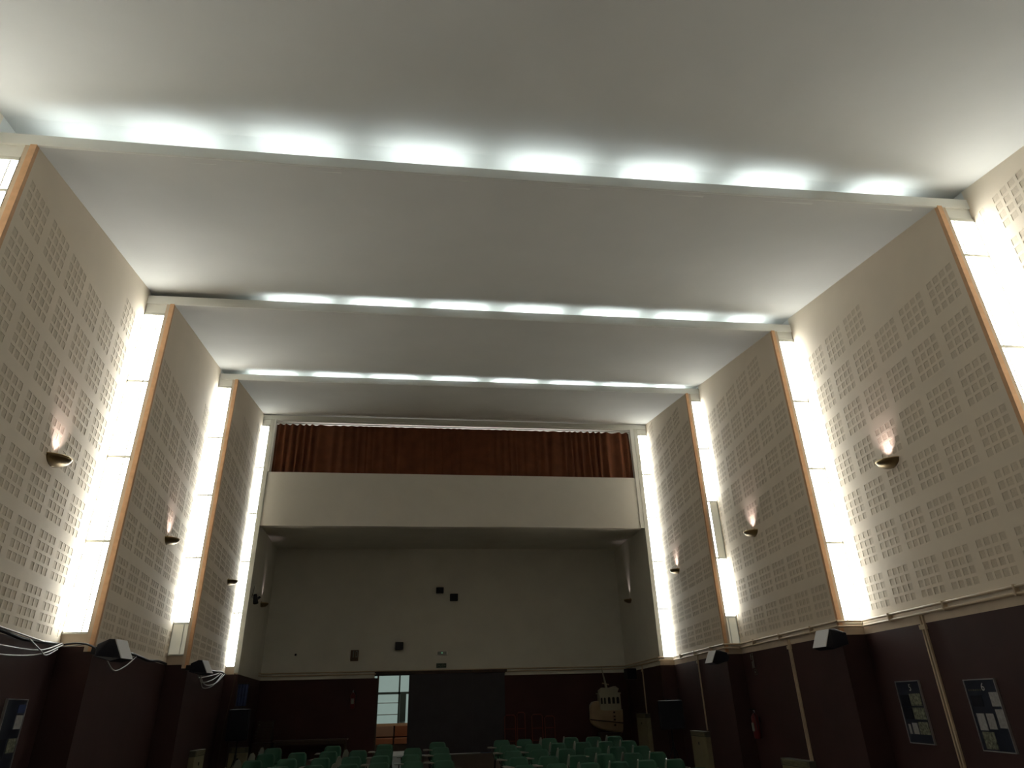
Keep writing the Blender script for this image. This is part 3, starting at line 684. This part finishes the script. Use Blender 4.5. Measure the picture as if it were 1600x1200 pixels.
# ---------------------------------------------------------------- tablet-arm chairs
def shell(rows, thick):
    """rows: list of (half width, y, z); returns a curved sheet with thickness, slightly dished"""
    m = MB(); n = 8; vs = []
    for (hw, y, z, dish) in rows:
        for k in range(n+1):
            t = -1+2*k/n; vs.append((hw*t, y-dish*t*t, z+.0*t))
    R = len(rows)
    m.add(vs, [(r*(n+1)+k, r*(n+1)+k+1, (r+1)*(n+1)+k+1, (r+1)*(n+1)+k) for r in range(R-1) for k in range(n)], 0, True)
    return m
def make_chair(up):
    """faces -y (towards the camera); tablet on the chair's right hand = -x side"""
    E = empty('tablet_arm_chair', (0, 0, 0))
    o = shell([(.17, .20, .47, .02), (.20, .215, .52, .035), (.215, .235, .62, .045), (.215, .25, .72, .045), (.195, .262, .79, .04), (.15, .268, .825, .03)], .012).obj('backrest', m_green, E)
    so_ = o.modifiers.new('shell', 'SOLIDIFY'); so_.thickness = .014
    m = MB(); n = 8; vs = []
    for (hw, y, z) in ((.18, -.22, .415), (.21, -.20, .435), (.215, -.05, .425), (.21, .1, .42), (.18, .19, .44), (.16, .21, .475)):
        for k in range(n+1):
            t = -1+2*k/n; vs.append((hw*t, y, z+.025*t*t))
    m.add(vs, [(r*(n+1)+k, r*(n+1)+k+1, (r+1)*(n+1)+k+1, (r+1)*(n+1)+k) for r in range(5) for k in range(n)], 0, True)
    o = m.obj('seat', m_green, E); so_ = o.modifiers.new('shell', 'SOLIDIFY'); so_.thickness = .014
    for sx in (-1, 1):
        MB().tube([(sx*.19, -.19, .41), (sx*.22, -.23, .0)], .012, 6).obj('leg', m_chrome, E)
        MB().tube([(sx*.19, .14, .41), (sx*.22, .26, .0)], .012, 6).obj('leg', m_chrome, E)
        MB().tube([(sx*.19, -.19, .41), (sx*.19, .14, .41), (sx*.17, .24, .55)], .011, 6).obj('frame_tube', m_chrome, E)
    MB().tube([(-.20, .16, .42), (-.27, .05, .60), (-.27, -.02, .665)], .012, 6).obj('arm_tube', m_chrome, E)
    t = MB()
    if up:
        t.prism([(0, -.11, -.06), (0, .15, -.06), (0, .13, .14), (0, .05, .21), (0, -.04, .20), (0, -.09, .10)], (.018, 0, 0))
        o = t.obj('writing_tablet', m_tab, E, (-.29, 0, .665)); o.rotation_euler = (0, .14, -.42)
    else:
        t.prism([(-.13, -.16, .0), (.06, -.16, .0), (.10, -.10, .0), (.02, .0, .0), (-.02, .12, .0), (-.10, .13, .0), (-.13, .08, .0)], (0, 0, .016))
        t.obj('writing_tablet', m_tabedge, E, (-.25, 0, .675))
    return E
proto = {False: make_chair(False), True: make_chair(True)}
used = {False: False, True: False}
def chair(x, y, rz, up, label, group):
    o = proto[up] if not used[up] else copy_tree(proto[up])
    used[up] = True
    o.location = (x, y, floor_z(y)); o.rotation_euler = (math.atan(.05), 0, rz); tag(o, label, 'chair', group)
rown = ['backmost row', 'second row from back', 'third row from back', 'fourth row from back', 'fifth row from back', 'nearest row']
for r in range(6):
    y = 19.15-1.2*r
    for k, x in enumerate((2.28, 2.90, 3.54, 4.15, 4.73, 5.30)):
        if r == 5 and k < 4: continue
        up = not (k < 2 or (r == 0 and k == 4) or (r == 2 and k == 3))
        xx = x-.035*max(0, r-1)+(.02 if r % 2 else 0)
        pos = ['at the aisle end', 'second from the aisle', 'third from the aisle', 'fourth from the aisle', 'next to the wall-side end', 'at the wall-side end'][k]
        chair(xx, y+random.uniform(-.04, .04), random.uniform(-.08, .08), up,
              'green chair, %s, %s, right block' % (pos, rown[r]), 'green chairs in the right block')
for r in range(4):
    y = 19.15-1.2*r
    for k, x in enumerate((-3.42, -2.69, -2.0, -1.32, -.71, -.02, .64)):
        if r == 0 and k in (1, 3, 5): continue
        up = k in (0, 3)
        pos = ['at the left-wall end', 'second from the left-wall end', 'third from the left-wall end', 'in the middle', 'third from the aisle', 'second from the aisle', 'at the aisle end'][k]
        chair(x+(.03 if r % 2 else 0), y+random.uniform(-.04, .04), random.uniform(-.1, .1), up,
              'green chair, %s, %s, left block' % (pos, rown[r]), 'green chairs in the left block')

# ---------------------------------------------------------------- cables on the left ledge
def cable(name, pts, r, m, label):
    P = [Vector(p) for p in pts]; n = len(P); out = []
    for a in range(n-1):
        p0, p1, p2, p3 = P[max(a-1, 0)], P[a], P[a+1], P[min(a+2, n-1)]
        for q in range(8):
            t = q/8; out.append(.5*((2*p1)+(p2-p0)*t+(2*p0-5*p1+4*p2-p3)*t*t+(3*p1-p0-3*p2+p3)*t**3))
    out.append(P[-1])
    o = MB().tube(out, r, 6).obj(name, m)
    return tag(o, label, 'cable', 'loose cables along the top of the left maroon wall')
def lw_pt(i, y, off, z): return (wall_pt('L', i, y)+off, y, z)
cable('cable', [lw_pt(2, 7.0, .04, 3.20), lw_pt(2, 8.6, .05, 3.16), lw_pt(2, 9.8, .05, 3.12), lw_pt(2, 10.7, .06, 3.10), (-4.62, 10.72, 3.13)], .009, m_cable, 'white cable lying highest along the near left ledge')
cable('cable', [lw_pt(2, 7.2, .05, 2.98), lw_pt(2, 8.8, .06, 2.97), lw_pt(2, 10.0, .06, 3.00), lw_pt(2, 10.72, .06, 3.14)], .009, m_cable, 'white cable sagging in the middle of the near left bundle')
cable('cable', [lw_pt(2, 7.2, .05, 2.90), lw_pt(2, 8.8, .07, 2.87), lw_pt(2, 10.0, .07, 2.95), lw_pt(2, 10.72, .08, 3.12)], .009, m_cable, 'white cable sagging lowest in the near left bundle')
cable('cable', [lw_pt(2, 9.6, .06, 3.10), lw_pt(2, 9.95, .08, 3.00), lw_pt(2, 10.2, .08, 2.95), lw_pt(2, 10.55, .08, 3.05)], .009, m_cable, 'short white loop crossing the near left bundle')
cable('cable', [(-5.0, 10.74, 3.12), (-4.8, 10.72, 3.14), (-4.62, 10.7, 3.12), (-4.48, 10.66, 3.06)], .014, m_blackc, 'black cable running from the ledge into the near left loudspeaker')
cable('cable', [(-4.35, 10.75, 2.93), lw_pt(3, 11.6, .10, 2.82), lw_pt(3, 12.3, .06, 2.92), lw_pt(3, 12.9, .04, 3.10)], .010, m_cable, 'thin white cable looping behind the near left loudspeaker')
cable('cable', [(-4.35, 10.75, 2.96), lw_pt(3, 11.8, .06, 3.00), lw_pt(3, 12.7, .04, 3.08)], .008, m_cable, 'thin short cable rising from the near left loudspeaker')
for k, (a, b_) in enumerate(((.10, 2.88), (.14, 2.80), (.18, 2.70), (.10, 2.76))):
    cable('cable', [(-4.30, 15.25, 3.00-.05*k), lw_pt(4, 15.9+.3*k, .12, b_), lw_pt(4, 17.2+.3*k, .10, b_+.08), lw_pt(4, 18.6+.25*k, .06, 3.08)], .010, m_cable,
          ['upper', 'second', 'lowest', 'third'][k]+' of four white cables drooping beside the far left loudspeaker')
cable('cable', [(-4.72, 19.70, 3.12), (-4.70, 19.70, 2.9), (-4.80, 19.70, 1.8), (-4.80, 19.70, .7)], .010, m_brown, 'brown cable hanging down the step below the farthest left window')
# dark wavy cloth edge along the ledge top on the left
for i, (ya_, yb_) in ((2, (6.9, 10.75)), (3, (11.1, 15.2)), (4, (15.6, 19.7))):
    cable('cable', [lw_pt(i, ya_+(yb_-ya_)*k/6, .03, 3.11+.02*math.sin(k*2.1+i)) for k in range(7)], .022, m_blackc, 'thick black cable on the ledge of the %s bay of the left wall' % {2: 'nearest', 3: 'middle', 4: 'farthest'}[i])
